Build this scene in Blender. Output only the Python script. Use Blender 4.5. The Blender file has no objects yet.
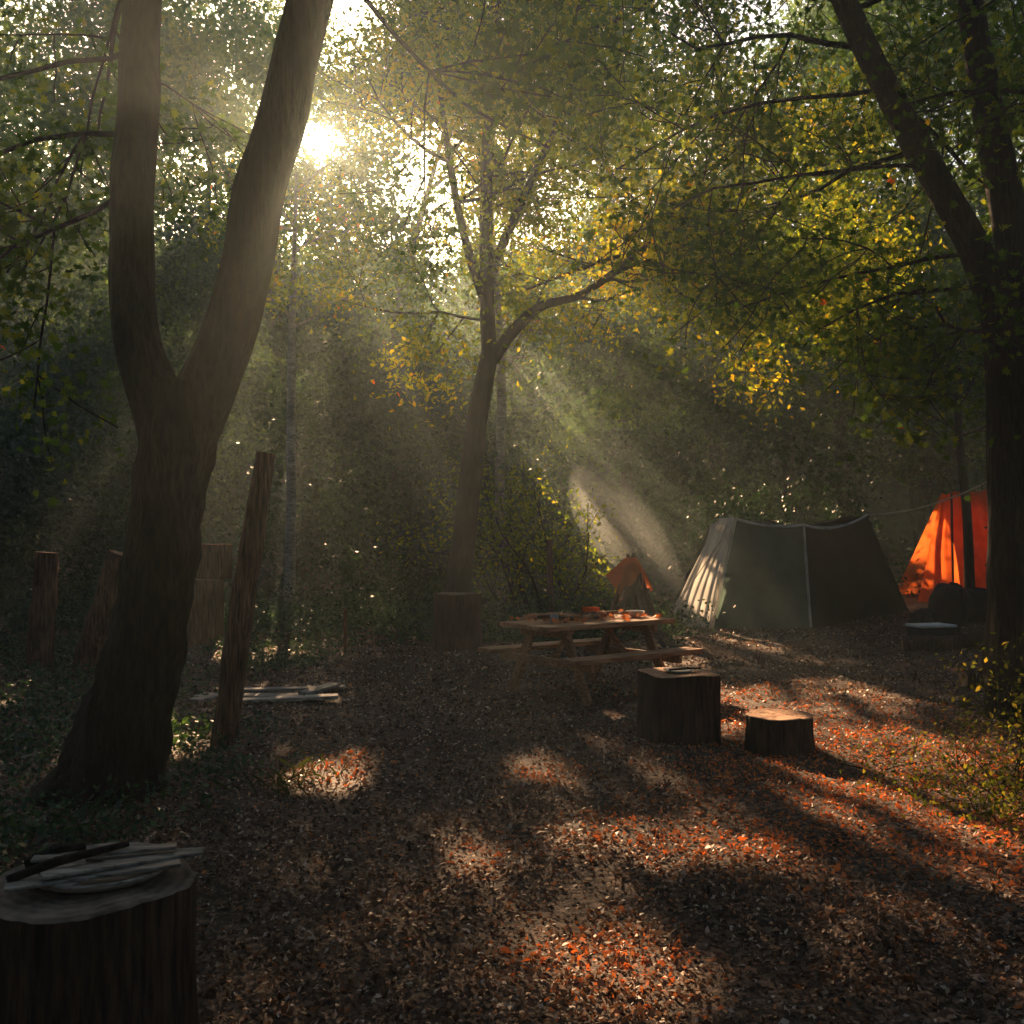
import bpy, math, numpy as np, itertools
from mathutils import Vector
rng=np.random.default_rng(7)
R=math.radians
scene=bpy.context.scene
# ---------------------------------------------------------------- sun / world
SUN=np.array([-0.202,1.0,0.405]); SUN=SUN/np.linalg.norm(SUN)
elev=math.asin(SUN[2]); azim=math.atan2(SUN[0],SUN[1])
w=bpy.data.worlds.new("World"); scene.world=w; w.use_nodes=True
nt=w.node_tree; bg=nt.nodes['Background']
sky=nt.nodes.new('ShaderNodeTexSky'); sky.sky_type='NISHITA'; sky.sun_disc=False
sky.sun_elevation=elev; sky.sun_rotation=azim; sky.dust_density=3.0; sky.air_density=1.0; sky.ozone_density=1.0
nt.links.new(sky.outputs[0],bg.inputs[0]); bg.inputs[1].default_value=0.165
sl=bpy.data.lights.new("sun","SUN"); sl.energy=18.0; sl.angle=R(0.5); sl.color=(1,0.63,0.34)
so=bpy.data.objects.new("sun",sl); scene.collection.objects.link(so)
so.rotation_euler=Vector(SUN).to_track_quat('Z','Y').to_euler(); so.location=(-10,50,30)
scene.view_settings.view_transform='Standard'; scene.view_settings.look='None'; scene.view_settings.exposure=0
cam=bpy.data.cameras.new("camera"); co=bpy.data.objects.new("camera",cam); scene.collection.objects.link(co)
co.location=(0,0,1.6); co.rotation_euler=(R(91.6),0,0); cam.lens=35.16; cam.sensor_width=36; cam.clip_end=2000
scene.camera=co

# ---------------------------------------------------------------- materials
def mk(name):
    m=bpy.data.materials.new(name); m.use_nodes=True
    n=m.node_tree; p=n.nodes['Principled BSDF']; return m,n,p
def ramp(n,stops):
    r=n.nodes.new('ShaderNodeValToRGB'); e=r.color_ramp.elements
    while len(e)<len(stops): e.new(0.5)
    for i,(pos,c) in enumerate(stops):
        e[i].position=pos; e[i].color=(*c,1)
    return r
def leaf_mat(name,stops,trans=0.5,rough=0.5,spec=0.4,tint=(1.9,1.9,0.6),cheap=True):
    m,n,p=mk(name)
    a=n.nodes.new('ShaderNodeAttribute'); a.attribute_name='rnd'
    r=ramp(n,stops); n.links.new(a.outputs['Fac'],r.inputs[0])
    if cheap:
        n.nodes.remove(p); p=n.nodes.new('ShaderNodeBsdfDiffuse'); n.links.new(r.outputs[0],p.inputs[0])
    else:
        n.links.new(r.outputs[0],p.inputs['Base Color']); p.inputs['Roughness'].default_value=rough
        p.inputs['Specular IOR Level'].default_value=spec
    t=n.nodes.new('ShaderNodeBsdfTranslucent')
    mul=n.nodes.new('ShaderNodeMix'); mul.data_type='RGBA'; mul.blend_type='MULTIPLY'; mul.inputs[0].default_value=1
    n.links.new(r.outputs[0],mul.inputs[6]); mul.inputs[7].default_value=(*tint,1)
    n.links.new(mul.outputs[2],t.inputs[0])
    mx=n.nodes.new('ShaderNodeMixShader'); mx.inputs[0].default_value=trans
    n.links.new(p.outputs[0],mx.inputs[1]); n.links.new(t.outputs[0],mx.inputs[2])
    n.links.new(mx.outputs[0],n.nodes['Material Output'].inputs[0]); return m
def wood_mat(name,c1,c2,scale=(12,12,1.5),bump=0.5,rough=0.8,nscale=3.0,dist=0.02):
    m,n,p=mk(name)
    tc=n.nodes.new('ShaderNodeTexCoord'); mp=n.nodes.new('ShaderNodeMapping'); mp.inputs['Scale'].default_value=scale
    n.links.new(tc.outputs['Object'],mp.inputs[0])
    no=n.nodes.new('ShaderNodeTexNoise'); no.inputs['Scale'].default_value=nscale; no.inputs['Detail'].default_value=8; no.inputs['Roughness'].default_value=.65
    n.links.new(mp.outputs[0],no.inputs[0])
    n2=n.nodes.new('ShaderNodeTexNoise'); n2.inputs['Scale'].default_value=2.3; n.links.new(tc.outputs['Object'],n2.inputs[0])
    r=ramp(n,[(0.36,c1),(0.64,c2)]); n.links.new(no.outputs[0],r.inputs[0])
    r2=ramp(n,[(0.3,(0.5,0.5,0.5)),(0.7,(1.15,1.1,1.05))]); n.links.new(n2.outputs[0],r2.inputs[0])
    mul=n.nodes.new('ShaderNodeMix'); mul.data_type='RGBA'; mul.blend_type='MULTIPLY'; mul.inputs[0].default_value=1
    n.links.new(r.outputs[0],mul.inputs[6]); n.links.new(r2.outputs[0],mul.inputs[7])
    n.links.new(mul.outputs[2],p.inputs['Base Color']); p.inputs['Roughness'].default_value=rough; p.inputs['Specular IOR Level'].default_value=.25
    b=n.nodes.new('ShaderNodeBump'); b.inputs['Strength'].default_value=bump; b.inputs['Distance'].default_value=dist
    n.links.new(no.outputs[0],b.inputs['Height']); n.links.new(b.outputs[0],p.inputs['Normal']); return m
def endgrain_mat(name,c1,c2):
    m,n,p=mk(name)
    tc=n.nodes.new('ShaderNodeTexCoord')
    wv=n.nodes.new('ShaderNodeTexWave'); wv.wave_type='RINGS'; wv.rings_direction='Z'; wv.inputs['Scale'].default_value=9
    wv.inputs['Distortion'].default_value=5; wv.inputs['Detail'].default_value=5
    n.links.new(tc.outputs['Object'],wv.inputs[0])
    no=n.nodes.new('ShaderNodeTexNoise'); no.inputs['Scale'].default_value=14; no.inputs['Detail'].default_value=8; n.links.new(tc.outputs['Object'],no.inputs[0])
    mx=n.nodes.new('ShaderNodeMix'); mx.inputs[0].default_value=.88
    n.links.new(wv.outputs[1],mx.inputs[2]); n.links.new(no.outputs[0],mx.inputs[3])
    r=ramp(n,[(0.3,c1),(0.7,c2)]); n.links.new(mx.outputs[0],r.inputs[0]); n.links.new(r.outputs[0],p.inputs['Base Color'])
    p.inputs['Roughness'].default_value=.8; p.inputs['Specular IOR Level'].default_value=.2
    b=n.nodes.new('ShaderNodeBump'); b.inputs['Strength'].default_value=.4; b.inputs['Distance'].default_value=.01
    n.links.new(mx.outputs[0],b.inputs['Height']); n.links.new(b.outputs[0],p.inputs['Normal']); return m
def cloth_mat(name,c,trans=0.3,rough=.8,lo=.6,spec=.08):
    m,n,p=mk(name)
    tc=n.nodes.new('ShaderNodeTexCoord')
    no=n.nodes.new('ShaderNodeTexNoise'); no.inputs['Scale'].default_value=3; no.inputs['Detail'].default_value=6; n.links.new(tc.outputs['Object'],no.inputs[0])
    r=ramp(n,[(0.3,tuple(v*lo for v in c)),(0.7,c)]); n.links.new(no.outputs[0],r.inputs[0])
    n.links.new(r.outputs[0],p.inputs['Base Color']); p.inputs['Roughness'].default_value=rough; p.inputs['Specular IOR Level'].default_value=spec
    if trans>0:
        t=n.nodes.new('ShaderNodeBsdfTranslucent'); n.links.new(r.outputs[0],t.inputs[0])
        mx=n.nodes.new('ShaderNodeMixShader'); mx.inputs[0].default_value=trans
        n.links.new(p.outputs[0],mx.inputs[1]); n.links.new(t.outputs[0],mx.inputs[2])
        n.links.new(mx.outputs[0],n.nodes['Material Output'].inputs[0])
    b=n.nodes.new('ShaderNodeBump'); b.inputs['Strength'].default_value=.4; b.inputs['Distance'].default_value=.04
    n.links.new(no.outputs[0],b.inputs['Height']); n.links.new(b.outputs[0],p.inputs['Normal']); return m

M_bark=wood_mat("bark",(0.005,0.004,0.004),(0.042,0.032,0.026),(9,9,1.3),1.0,.85,4,.06)
M_barkfar=wood_mat("bark_far",(0.015,0.012,0.009),(0.06,0.045,0.034),(6,6,1),.7,.85,4,.03)
M_birch=wood_mat("birch_bark",(0.16,0.15,0.12),(0.5,0.47,0.40),(3,3,9),.4,.7,3,.01)
M_log=wood_mat("weathered_log",(0.05,0.03,0.02),(0.28,0.16,0.10),(16,16,1.2),.9,.8,3,.02)
M_stump=wood_mat("stump_bark",(0.018,0.013,0.010),(0.12,0.07,0.048),(14,14,1.4),1.0,.85,3,.03)
M_end=endgrain_mat("end_grain",(0.18,0.09,0.05),(0.58,0.33,0.19))
M_enddark=endgrain_mat("end_grain_weathered",(0.045,0.036,0.030),(0.22,0.17,0.14))
M_plank=wood_mat("table_wood",(0.20,0.10,0.05),(0.60,0.34,0.20),(2,25,25),.4,.6,2,.006)
M_board=wood_mat("grey_board",(0.09,0.08,0.07),(0.42,0.39,0.36),(2,22,22),.4,.6,2,.006)
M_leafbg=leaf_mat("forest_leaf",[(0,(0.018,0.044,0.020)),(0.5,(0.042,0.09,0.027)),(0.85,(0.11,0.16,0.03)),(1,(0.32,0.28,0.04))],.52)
M_leafun=leaf_mat("understory_leaf",[(0,(0.012,0.032,0.020)),(0.6,(0.025,0.062,0.034)),(1,(0.06,0.12,0.045))],.3,rough=.45,spec=.45,cheap=False)
M_leafc=leaf_mat("crown_leaf",[(0,(0.045,0.085,0.015)),(0.42,(0.13,0.19,0.025)),(0.75,(0.32,0.32,0.03)),(0.9,(0.46,0.34,0.03)),(1,(0.62,0.16,0.03))],.7,tint=(2.1,1.95,.5))
M_leafnear=leaf_mat("maple_leaf",[(0,(0.016,0.042,0.014)),(0.6,(0.05,0.095,0.02)),(0.93,(0.18,0.20,0.03)),(0.95,(0.55,0.42,0.03)),(1,(0.68,0.11,0.03))],.62,tint=(2.1,2.05,.5))
M_litter=leaf_mat("leaf_litter_mat",[(0,(0.025,0.020,0.016)),(0.35,(0.09,0.065,0.048)),(0.62,(0.20,0.135,0.092)),(0.72,(0.44,0.20,0.085)),(0.93,(0.76,0.23,0.06)),(0.96,(0.42,0.36,0.31)),(1,(0.50,0.45,0.40))],.3,.5,.2,tint=(1.3,.9,.55),cheap=False)
M_shrub=leaf_mat("shrub_leaf",[(0,(0.03,0.05,0.015)),(0.6,(0.09,0.12,0.025)),(1,(0.28,0.24,0.05))],.5,tint=(1.5,1.3,.5))
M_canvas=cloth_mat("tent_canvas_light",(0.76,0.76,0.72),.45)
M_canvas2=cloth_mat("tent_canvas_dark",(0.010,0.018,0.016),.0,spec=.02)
M_meshp=cloth_mat("tent_screen",(0.12,0.18,0.15),.4,lo=.65)
M_orange=cloth_mat("orange_canvas",(0.85,0.17,0.03),.6)
M_rust=cloth_mat("orange_cloth",(0.85,0.22,0.07),.5)
M_black=cloth_mat("dark_bag",(0.03,0.03,0.035),.0)
M_rope=cloth_mat("rope",(0.4,0.37,0.32),0)
M_white=cloth_mat("pale_plastic",(0.7,0.7,0.67),0,spec=.4)
M_tin=cloth_mat("tin",(0.30,0.31,0.32),0,rough=.35,spec=.6)

# ---------------------------------------------------------------- mesh helpers
class MB:
    def __init__(s): s.v=[];s.f=[];s.m=[];s.n=0
    def add(s,v,f,mi=0):
        s.v.append(np.asarray(v,float)); s.f+= [tuple(i+s.n for i in q) for q in f]; s.m+=[mi]*len(f); s.n+=len(v)
    def obj(s,name,mats,parent=None,smooth=True,origin=None):
        V=np.vstack(s.v); o0=np.zeros(3) if origin is None else np.array(origin,float)
        me=bpy.data.meshes.new(name); me.from_pydata((V-o0).tolist(),[],s.f)
        for mm in mats: me.materials.append(mm)
        me.polygons.foreach_set('material_index',s.m); me.polygons.foreach_set('use_smooth',[smooth]*len(s.f)); me.update()
        o=bpy.data.objects.new(name,me); scene.collection.objects.link(o); o.location=o0
        if parent: 
            o.parent=parent; o.location=o0-np.array(parent.location)
        return o
def empty(name,loc=(0,0,0)):
    e=bpy.data.objects.new(name,None); scene.collection.objects.link(e); e.location=loc; e.empty_display_size=.3; return e
def smooth_path(P,rad,n):
    P=np.asarray(P,float); rad=np.asarray(rad,float)
    if len(rad)!=len(P): rad=np.interp(np.linspace(0,1,len(P)),np.linspace(0,1,len(rad)),rad)
    t=np.r_[0,np.cumsum(np.linalg.norm(np.diff(P,axis=0),axis=1))]
    u=np.linspace(0,t[-1],n)
    m=np.gradient(P,t,axis=0); idx=np.clip(np.searchsorted(t,u)-1,0,len(t)-2)
    h=(t[idx+1]-t[idx]); s=((u-t[idx])/h)[:,None]; h=h[:,None]
    out=(2*s**3-3*s**2+1)*P[idx]+(s**3-2*s**2+s)*h*m[idx]+(-2*s**3+3*s**2)*P[idx+1]+(s**3-s**2)*h*m[idx+1]
    return out,np.interp(u,t,rad)
def tube(mb,P,rad,seg=8,rough=0.0,mi=0,cap=True,seed=0,capmi=None):
    P=np.asarray(P,float); n=len(P); T=np.gradient(P,axis=0); T/=np.linalg.norm(T,axis=1)[:,None]+1e-9
    ref=np.array([0.0,1,0]) if abs(T[0][1])<.8 else np.array([1.0,0,0])
    V=[]; a=np.linspace(0,2*np.pi,seg,endpoint=False)
    u=None
    for i in range(n):
        if u is None: u=np.cross(T[i],ref)
        u=u-T[i]*np.dot(u,T[i]); u/=np.linalg.norm(u); v=np.cross(T[i],u)
        r=rad[i]*(1+rough*(np.sin(a*3+seed+i*.15)*.35+np.sin(a*7+seed*2+i*.4)*.25+np.sin(a*13+i*.9+seed)*.15+.3*math.sin(i*.7+seed)*np.sin(a+i*.3)))
        V.append(P[i]+np.outer(np.cos(a)*r,u)+np.outer(np.sin(a)*r,v))
    V=np.vstack(V); F=[]
    for i in range(n-1):
        for j in range(seg):
            k=(j+1)%seg; F.append((i*seg+j,i*seg+k,(i+1)*seg+k,(i+1)*seg+j))
    mb.add(V,F,mi)
    if cap:
        mb.add(V[-seg:],[tuple(range(seg))],mi if capmi is None else capmi); mb.add(V[:seg],[tuple(range(seg))[::-1]],mi if capmi is None else capmi)
LF=np.array([(0,-.5,0),(.28,-.02,.07),(0,.5,-.04),(-.28,-.02,.07)])
MAPLE=[]
ang=[270,300,330,345,5,30,50,68,90,112,130,150,170,190,210,240]; rad_=[.12,.34,.24,.46,.30,.24,.50,.30,.62,.30,.50,.24,.30,.46,.24,.34]
for a_,r_ in zip(ang,rad_): MAPLE.append((r_*math.cos(R(a_)),r_*math.sin(R(a_)),.12*abs(math.cos(R(a_)))*r_))
MAPLE=np.array(MAPLE)
def leaves(name,P,size,mat,parent=None,tmpl=LF,upb=0.6,rnd=None,updir=(0,0,1)):
    P=np.asarray(P,float); N=len(P); k=len(tmpl)
    size=np.broadcast_to(size,(N,)).astype(float)
    nrm=rng.normal(size=(N,3))+np.array(updir)*upb; nrm/=np.linalg.norm(nrm,axis=1)[:,None]
    t=rng.normal(size=(N,3)); t-=nrm*np.sum(t*nrm,axis=1)[:,None]; t/=np.linalg.norm(t,axis=1)[:,None]
    b=np.cross(nrm,t)
    V=P[:,None,:]+size[:,None,None]*(tmpl[None,:,0,None]*t[:,None,:]+tmpl[None,:,1,None]*b[:,None,:]+tmpl[None,:,2,None]*nrm[:,None,:]*rng.uniform(-1,2.5,(N,1,1)))
    me=bpy.data.meshes.new(name); me.vertices.add(N*k); me.vertices.foreach_set('co',V.astype(np.float32).ravel())
    me.loops.add(N*k); me.loops.foreach_set('vertex_index',np.arange(N*k,dtype=np.int32))
    me.polygons.add(N); me.polygons.foreach_set('loop_start',np.arange(N,dtype=np.int32)*k)
    me.update(calc_edges=True)
    at=me.attributes.new('rnd','FLOAT','FACE')
    if rnd is None: rnd=rng.uniform(0,1,N)
    at.data.foreach_set('value',np.clip(rnd,0,1).astype(np.float32)); me.materials.append(mat)
    o=bpy.data.objects.new(name,me); scene.collection.objects.link(o)
    if parent: o.parent=parent; o.location=-np.array(parent.location)
    return o
# canopy gaps, described on the ground plane (where the sun reaches through)
HOLES=[(-1.26,7.1,.28,.55),(-.17,5.16,.12,.2),(.36,3.9,.34,.36),(1.05,5.3,.72,.40),(.19,6.9,.24,.36),(2.3,9.6,.85,1.6),
 (2.0,6.9,.65,.6),(2.9,7.8,.85,1.4),(2.4,6.1,1.0,.55),(2.75,5.2,.6,.6),(2.55,16.2,.55,1.5),(3.7,15.8,.6,1.5),(10.4,18.5,1.3,2.2),(.8,-4,.75,1.5),(-3.6,14,.7,1.0),(-5.2,9,.5,.9),(1.7,9.0,1.0,.9),(2.2,13.3,.4,.8),
 (-2.2,18,.5,1.0),(-2.9,7.6,.5,.8),(3.9,6.2,.7,1.0),(3.6,10.5,.5,1.2)]
hr_=np.random.default_rng(5)
for j in range(9): 
    s_=hr_.uniform(.05,.11); HOLES.append((hr_.uniform(.2,3.2),hr_.uniform(3.4,9),s_,s_*2))
def gproj(P): return P[:,:2]-SUN[:2]*(P[:,2:3]/SUN[2])
def carve(P,thin=True):
    g=gproj(P); keep=np.ones(len(P),bool); r=rng.uniform(0,1,len(P))
    nz=.6*np.sin(g[:,0]*7+g[:,1]*2.3)*np.sin(g[:,1]*4.1-g[:,0]*5)+.35*np.sin(g[:,0]*15+1)*np.sin(g[:,1]*11)
    for gx,gy,rx,ry in HOLES:
        d=((g[:,0]-gx)/rx)**2+((g[:,1]-gy)/ry)**2
        keep&=~(r<np.clip(1.25*(1.4+nz-d),0,.99))
    if thin:
        d=((g[:,0]-.7)/2.6)**2+((g[:,1]+4.6)/4.6)**2
        keep&=~((d<1)&(rng.uniform(0,1,len(P))<.55*(1-d)))
        d=((g[:,0]-6.2)/4.4)**2+((g[:,1]-.4)/7.6)**2
        keep&=~((d<1)&(P[:,1]>21)&(rng.uniform(0,1,len(P))<np.minimum(.91,1.8*(1-d))))
    return keep
def clumps(C,rad,per,flat=.65):
    N=len(C); idx=np.repeat(np.arange(N),per); d=rng.normal(size=(len(idx),3)); d/=np.linalg.norm(d,axis=1)[:,None]
    r=rng.uniform(0,1,len(idx))**.5; P=C[idx]+d*(r*rad[idx])[:,None]*np.array([1,1,flat])+rng.normal(size=(len(idx),3))*.08
    c=rng.uniform(0,1,N)[idx]; rn=.55*c+.45*rng.uniform(0,1,len(idx)); return P,rn
# ---------------------------------------------------------------- ground
def gh(x,y):
    x=np.asarray(x,float); y=np.asarray(y,float)
    h=.025*np.sin(x*1.3+.5)*np.cos(y*.9)+.015*np.sin(x*3.1+y*2.3)+.012*np.sin(x*5.7-y*4.9)
    h=h+.25*np.clip((-x-4)/8,0,1)+.35*np.clip((x-6)/8,0,1)
    r_=np.sqrt((x*.8)**2+y**2); t=np.clip((r_-38)/20,0,1); h=h+12*t*t*(3-2*t)+.5*np.clip((y-17)/20,0,1)
    t=np.clip((r_-60)/50,0,1); h=h+12*t*t*(3-2*t)
    return h
u=np.linspace(-1,1,301); gx=np.sinh(u*4.6)/np.sinh(4.6)*600; gy=gx+6
X,Y=np.meshgrid(gx,gy); Z=gh(X,Y); near=(np.abs(X)<12)&(np.abs(Y-6)<14)
Z=Z+np.where(near,rng.normal(size=X.shape)*.006,0)
V=np.stack([X,Y,Z],-1).reshape(-1,3); n=len(u); ii=np.arange((n-1)*n).reshape(n-1,n)[:,:-1].ravel()
F=np.stack([ii,ii+1,ii+n+1,ii+n],1)
me=bpy.data.meshes.new("ground"); me.from_pydata(V.tolist(),[],F.tolist()); me.polygons.foreach_set('use_smooth',[True]*len(F))
g=bpy.data.objects.new("ground",me); scene.collection.objects.link(g)
m,nn,p=mk("forest_floor"); tc=nn.nodes.new('ShaderNodeTexCoord')
a=nn.nodes.new('ShaderNodeTexVoronoi'); a.inputs['Scale'].default_value=45; nn.links.new(tc.outputs['Object'],a.inputs[0])
b=nn.nodes.new('ShaderNodeTexNoise'); b.inputs['Scale'].default_value=20; b.inputs['Detail'].default_value=10; nn.links.new(tc.outputs['Object'],b.inputs[0])
c=nn.nodes.new('ShaderNodeTexNoise'); c.inputs['Scale'].default_value=.7; c.inputs['Detail'].default_value=4; nn.links.new(tc.outputs['Object'],c.inputs[0])
r1=ramp(nn,[(0.2,(0.025,0.018,0.014)),(0.6,(0.095,0.064,0.048)),(1,(0.20,0.14,0.105))]); 
sp=nn.nodes.new('ShaderNodeSeparateColor'); nn.links.new(a.outputs['Color'],sp.inputs[0]); nn.links.new(sp.outputs[0],r1.inputs[0])
r2=ramp(nn,[(0.35,(0.5,0.5,0.5)),(0.65,(1.2,1.1,1.05))]); nn.links.new(c.outputs[0],r2.inputs[0])
mu=nn.nodes.new('ShaderNodeMix'); mu.data_type='RGBA'; mu.blend_type='MULTIPLY'; mu.inputs[0].default_value=1
nn.links.new(r1.outputs[0],mu.inputs[6]); nn.links.new(r2.outputs[0],mu.inputs[7])
sz_n=nn.nodes.new('ShaderNodeSeparateXYZ'); nn.links.new(tc.outputs['Object'],sz_n.inputs[0])
mr=nn.nodes.new('ShaderNodeMapRange'); mr.inputs[1].default_value=.8; mr.inputs[2].default_value=2; nn.links.new(sz_n.outputs[2],mr.inputs[0])
b3=nn.nodes.new('ShaderNodeTexNoise'); b3.inputs['Scale'].default_value=2.5; b3.inputs['Detail'].default_value=12; b3.inputs['Roughness'].default_value=.75; nn.links.new(tc.outputs['Object'],b3.inputs[0])
hr=ramp(nn,[(.42,(0.004,0.008,0.004)),(.62,(0.035,0.06,0.018))]); nn.links.new(b3.outputs[0],hr.inputs[0])
m3=nn.nodes.new('ShaderNodeMix'); m3.data_type='RGBA'; nn.links.new(mr.outputs[0],m3.inputs[0]); nn.links.new(mu.outputs[2],m3.inputs[6]); nn.links.new(hr.outputs[0],m3.inputs[7])
nn.links.new(m3.outputs[2],p.inputs['Base Color'])
p.inputs['Roughness'].default_value=.8; p.inputs['Specular IOR Level'].default_value=.2
ad=nn.nodes.new('ShaderNodeMath'); nn.links.new(b.outputs[0],ad.inputs[0]); nn.links.new(sp.outputs[1],ad.inputs[1])
bu=nn.nodes.new('ShaderNodeBump'); bu.inputs['Strength'].default_value=.9; bu.inputs['Distance'].default_value=.02
nn.links.new(ad.outputs[0],bu.inputs['Height']); nn.links.new(bu.outputs[0],p.inputs['Normal']); me.materials.append(m)
# litter
N=240000; y=1.6*np.exp(rng.uniform(0,1,N)*math.log(20/1.6)); x=rng.uniform(-1,1,N)*(1.2+.62*y)
keep=~((x<-1.6-.12*y+.5*np.sin(y*2))&(rng.uniform(0,1,N)<.45))
x=x[keep];y=y[keep]; N=len(x)
P=np.stack([x,y,gh(x,y)+rng.uniform(.002,.018,N)],1)
sz=rng.uniform(.008,.026,N)*(1+.09*y)*np.where(rng.uniform(0,1,N)<.04,1.8,1)
sun_tint=.07*np.clip((x-.8)/2,0,1)*np.clip((10-y)/4,0,1)
for gx_,gy_,rx_,ry_ in HOLES[:10]: sun_tint=sun_tint+.45*np.exp(-(((x-gx_)/(rx_*1.25))**2+((y-gy_)/(ry_*1.25))**2))  # sunlight painted into the litter colour: more orange where sun patches fall
rn=rng.beta(1.5,2.1,N)*.76+np.minimum(sun_tint,.45); rn=np.where(rng.uniform(0,1,N)<.09*(sun_tint<.2)+.02,.98,np.minimum(rn,.93))
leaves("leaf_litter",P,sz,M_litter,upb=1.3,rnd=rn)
# ---------------------------------------------------------------- growth
def grow(mb,start,d,L,r,level,maxlev,tips,up=.15,spread=.9,seg=6,nch=4,wig=.14):
    n=max(5,int(L/.35)); P=[np.array(start,float)]; d=np.array(d,float); d/=np.linalg.norm(d)
    for i in range(n):
        d=d+rng.normal(size=3)*wig; d[2]+=up*.25; d/=np.linalg.norm(d); P.append(P[-1]+d*L/n)
    P=np.array(P); rad=np.linspace(r,r*.25+.004,n+1)
    tube(mb,P,rad,seg=max(4,seg-level),rough=.15,cap=False,seed=rng.uniform(0,6))
    if level>=maxlev: tips.extend(P[1:]); return
    for i in range(nch+level):
        t=rng.uniform(.25,1); k=min(n-1,int(t*n)); dd=P[k+1]-P[k]; dd/=np.linalg.norm(dd)
        q=rng.normal(size=3); q-=dd*np.dot(q,dd); q/=np.linalg.norm(q)
        nd=dd*(1-.35*spread)+q*spread; grow(mb,P[k],nd,L*rng.uniform(.4,.62),max(.006,rad[k]*.6),level+1,maxlev,tips,up,spread,seg,nch,wig)
    tips.extend(P[-3:])
def crown(name,tips,N,sig,size,mat,parent,tmpl=LF,carv=True,rn=None,upb=.5,thin=True):
    T=np.array(tips); i=rng.integers(0,len(T),N); P=T[i]+rng.normal(size=(N,3))*sig
    P=P[P[:,2]>.3]
    if carv: P=P[carve(P,thin=thin)]
    ph=np.sin(P[:,0]*1.1+1)*np.sin(P[:,1]*1.3)*np.sin(P[:,2]*1.5)
    r_=np.clip(.5+.25*ph+rng.normal(size=len(P))*.2,0,1) if rn is None else rn(P)
    return leaves(name,P,rng.uniform(.65,1.35,len(P))*size,mat,parent,tmpl,upb,r_)
# ---- forked tree (left)
e=empty("forked_tree",(-2.54,6.4,0)); mb=MB(); Yt=6.4
P,r=smooth_path([(-2.62,Yt,-.15),(-2.55,Yt,.1),(-2.43,Yt,.6),(-2.28,Yt,1.2),(-2.19,Yt,1.85),(-2.14,Yt,2.3),(-2.1,Yt,2.6)],[.42,.33,.25,.225,.215,.24,.21],60)
tube(mb,P,r,40,.2,seed=1)
P1,r1_=smooth_path([(-2.2,Yt,2.25),(-2.28,Yt,2.5),(-2.4,Yt,2.8),(-2.47,Yt+.05,3.2),(-2.5,Yt+.1,3.8),(-2.5,Yt+.2,4.5),(-2.52,Yt+.3,5.2),(-2.6,Yt+.5,6.5),(-2.9,Yt+.5,8)],[.18,.165,.145,.138,.132,.13,.125,.11,.06],44)
tube(mb,P1,r1_,24,.2,seed=2)
P2,r2_=smooth_path([(-2.12,Yt,2.25),(-2.0,Yt,2.55),(-1.84,Yt,2.9),(-1.73,Yt,3.3),(-1.64,Yt,3.8),(-1.47,Yt,4.42),(-1.32,Yt,5.06),(-1.0,Yt+.2,6.2),(-.8,Yt,8)],[.2,.185,.165,.16,.155,.148,.145,.12,.06],44)
tube(mb,P2,r2_,24,.2,seed=3)
mb.obj("trunk",[M_bark],e)
mb=MB(); tips=[]
for k,(Pq,s) in enumerate([(P1,.09),(P2,.09)]):
    for j in range(8):
        i=rng.integers(32,44); a_=rng.uniform(0,6.28)
        grow(mb,Pq[i],(math.cos(a_),math.sin(a_)*.9,.25),rng.uniform(1.8,3),.04,1,3,tips,up=.05,nch=3)
for q in [((-2.5,6.6,4.3),(-1,.3,.25),2.4),((-2.5,6.6,4.9),(-1,.5,.0),2.8),((-2.5,6.5,5.2),(-1,-.2,-.1),2.5),((-2.5,6.5,5.4),(-.5,.9,-.05),2.5),((-2.5,6.5,3.9),(-1,.7,-.05),2.2),((-1.3,6.4,5.3),(.9,.6,-.05),2.3)]:
    grow(mb,q[0],q[1],q[2],.022,1,3,tips,up=-.05,nch=3)
mb.obj("branches",[M_bark],e)
crown("foliage",tips,28000,.2,.085,M_leafnear,e,MAPLE,rn=lambda P:np.clip(rng.beta(2,2.5,len(P))+.1*np.sin(P[:,0]*3),0,.93)+.07*(rng.uniform(0,1,len(P))>.98))
# ---- right tree
e=empty("large_tree",(4.55,9,0)); mb=MB(); Yt=9.0
P,r=smooth_path([(4.6,Yt,-.15),(4.58,Yt,.1),(4.53,Yt,1.06),(4.53,Yt,2.1),(4.54,Yt,3.0),(4.5,Yt,3.5)],[.40,.32,.25,.23,.23,.21],30); tube(mb,P,r,24,.15,seed=4)
P1,r1_=smooth_path([(4.48,Yt,3.2),(4.40,Yt,3.7),(4.2,Yt,4.2),(3.78,Yt,5.0),(3.4,Yt,5.74),(3.1,Yt+.1,6.5),(2.7,Yt,8)],[.19,.16,.14,.125,.115,.11,.06],40); tube(mb,P1,r1_,18,.13,seed=5)
P2,r2_=smooth_path([(4.52,Yt,3.2),(4.6,Yt+.1,4.2),(4.47,Yt+.2,5.4),(4.35,Yt+.3,6.5),(4.3,Yt+.3,9)],[.19,.16,.14,.12,.06],40); tube(mb,P2,r2_,18,.13,seed=6)
P3,r3_=smooth_path([(4.5,Yt,2.6),(4.85,Yt-.2,3.6),(5.2,Yt-.4,5),(5.3,Yt-.4,7)],[.14,.12,.10,.05],30); tube(mb,P3,r3_,14,.1,seed=8)
mb.obj("trunk",[M_bark],e); mb=MB(); tips=[]
for Pq in (P1,P2,P3):
    for j in range(8):
        i=rng.integers(14,len(Pq)); a_=rng.uniform(0,6.28)
        grow(mb,Pq[i],(math.cos(a_),math.sin(a_),.1),rng.uniform(1.6,2.6),.03,1,3,tips,up=.0,nch=3)
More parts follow.
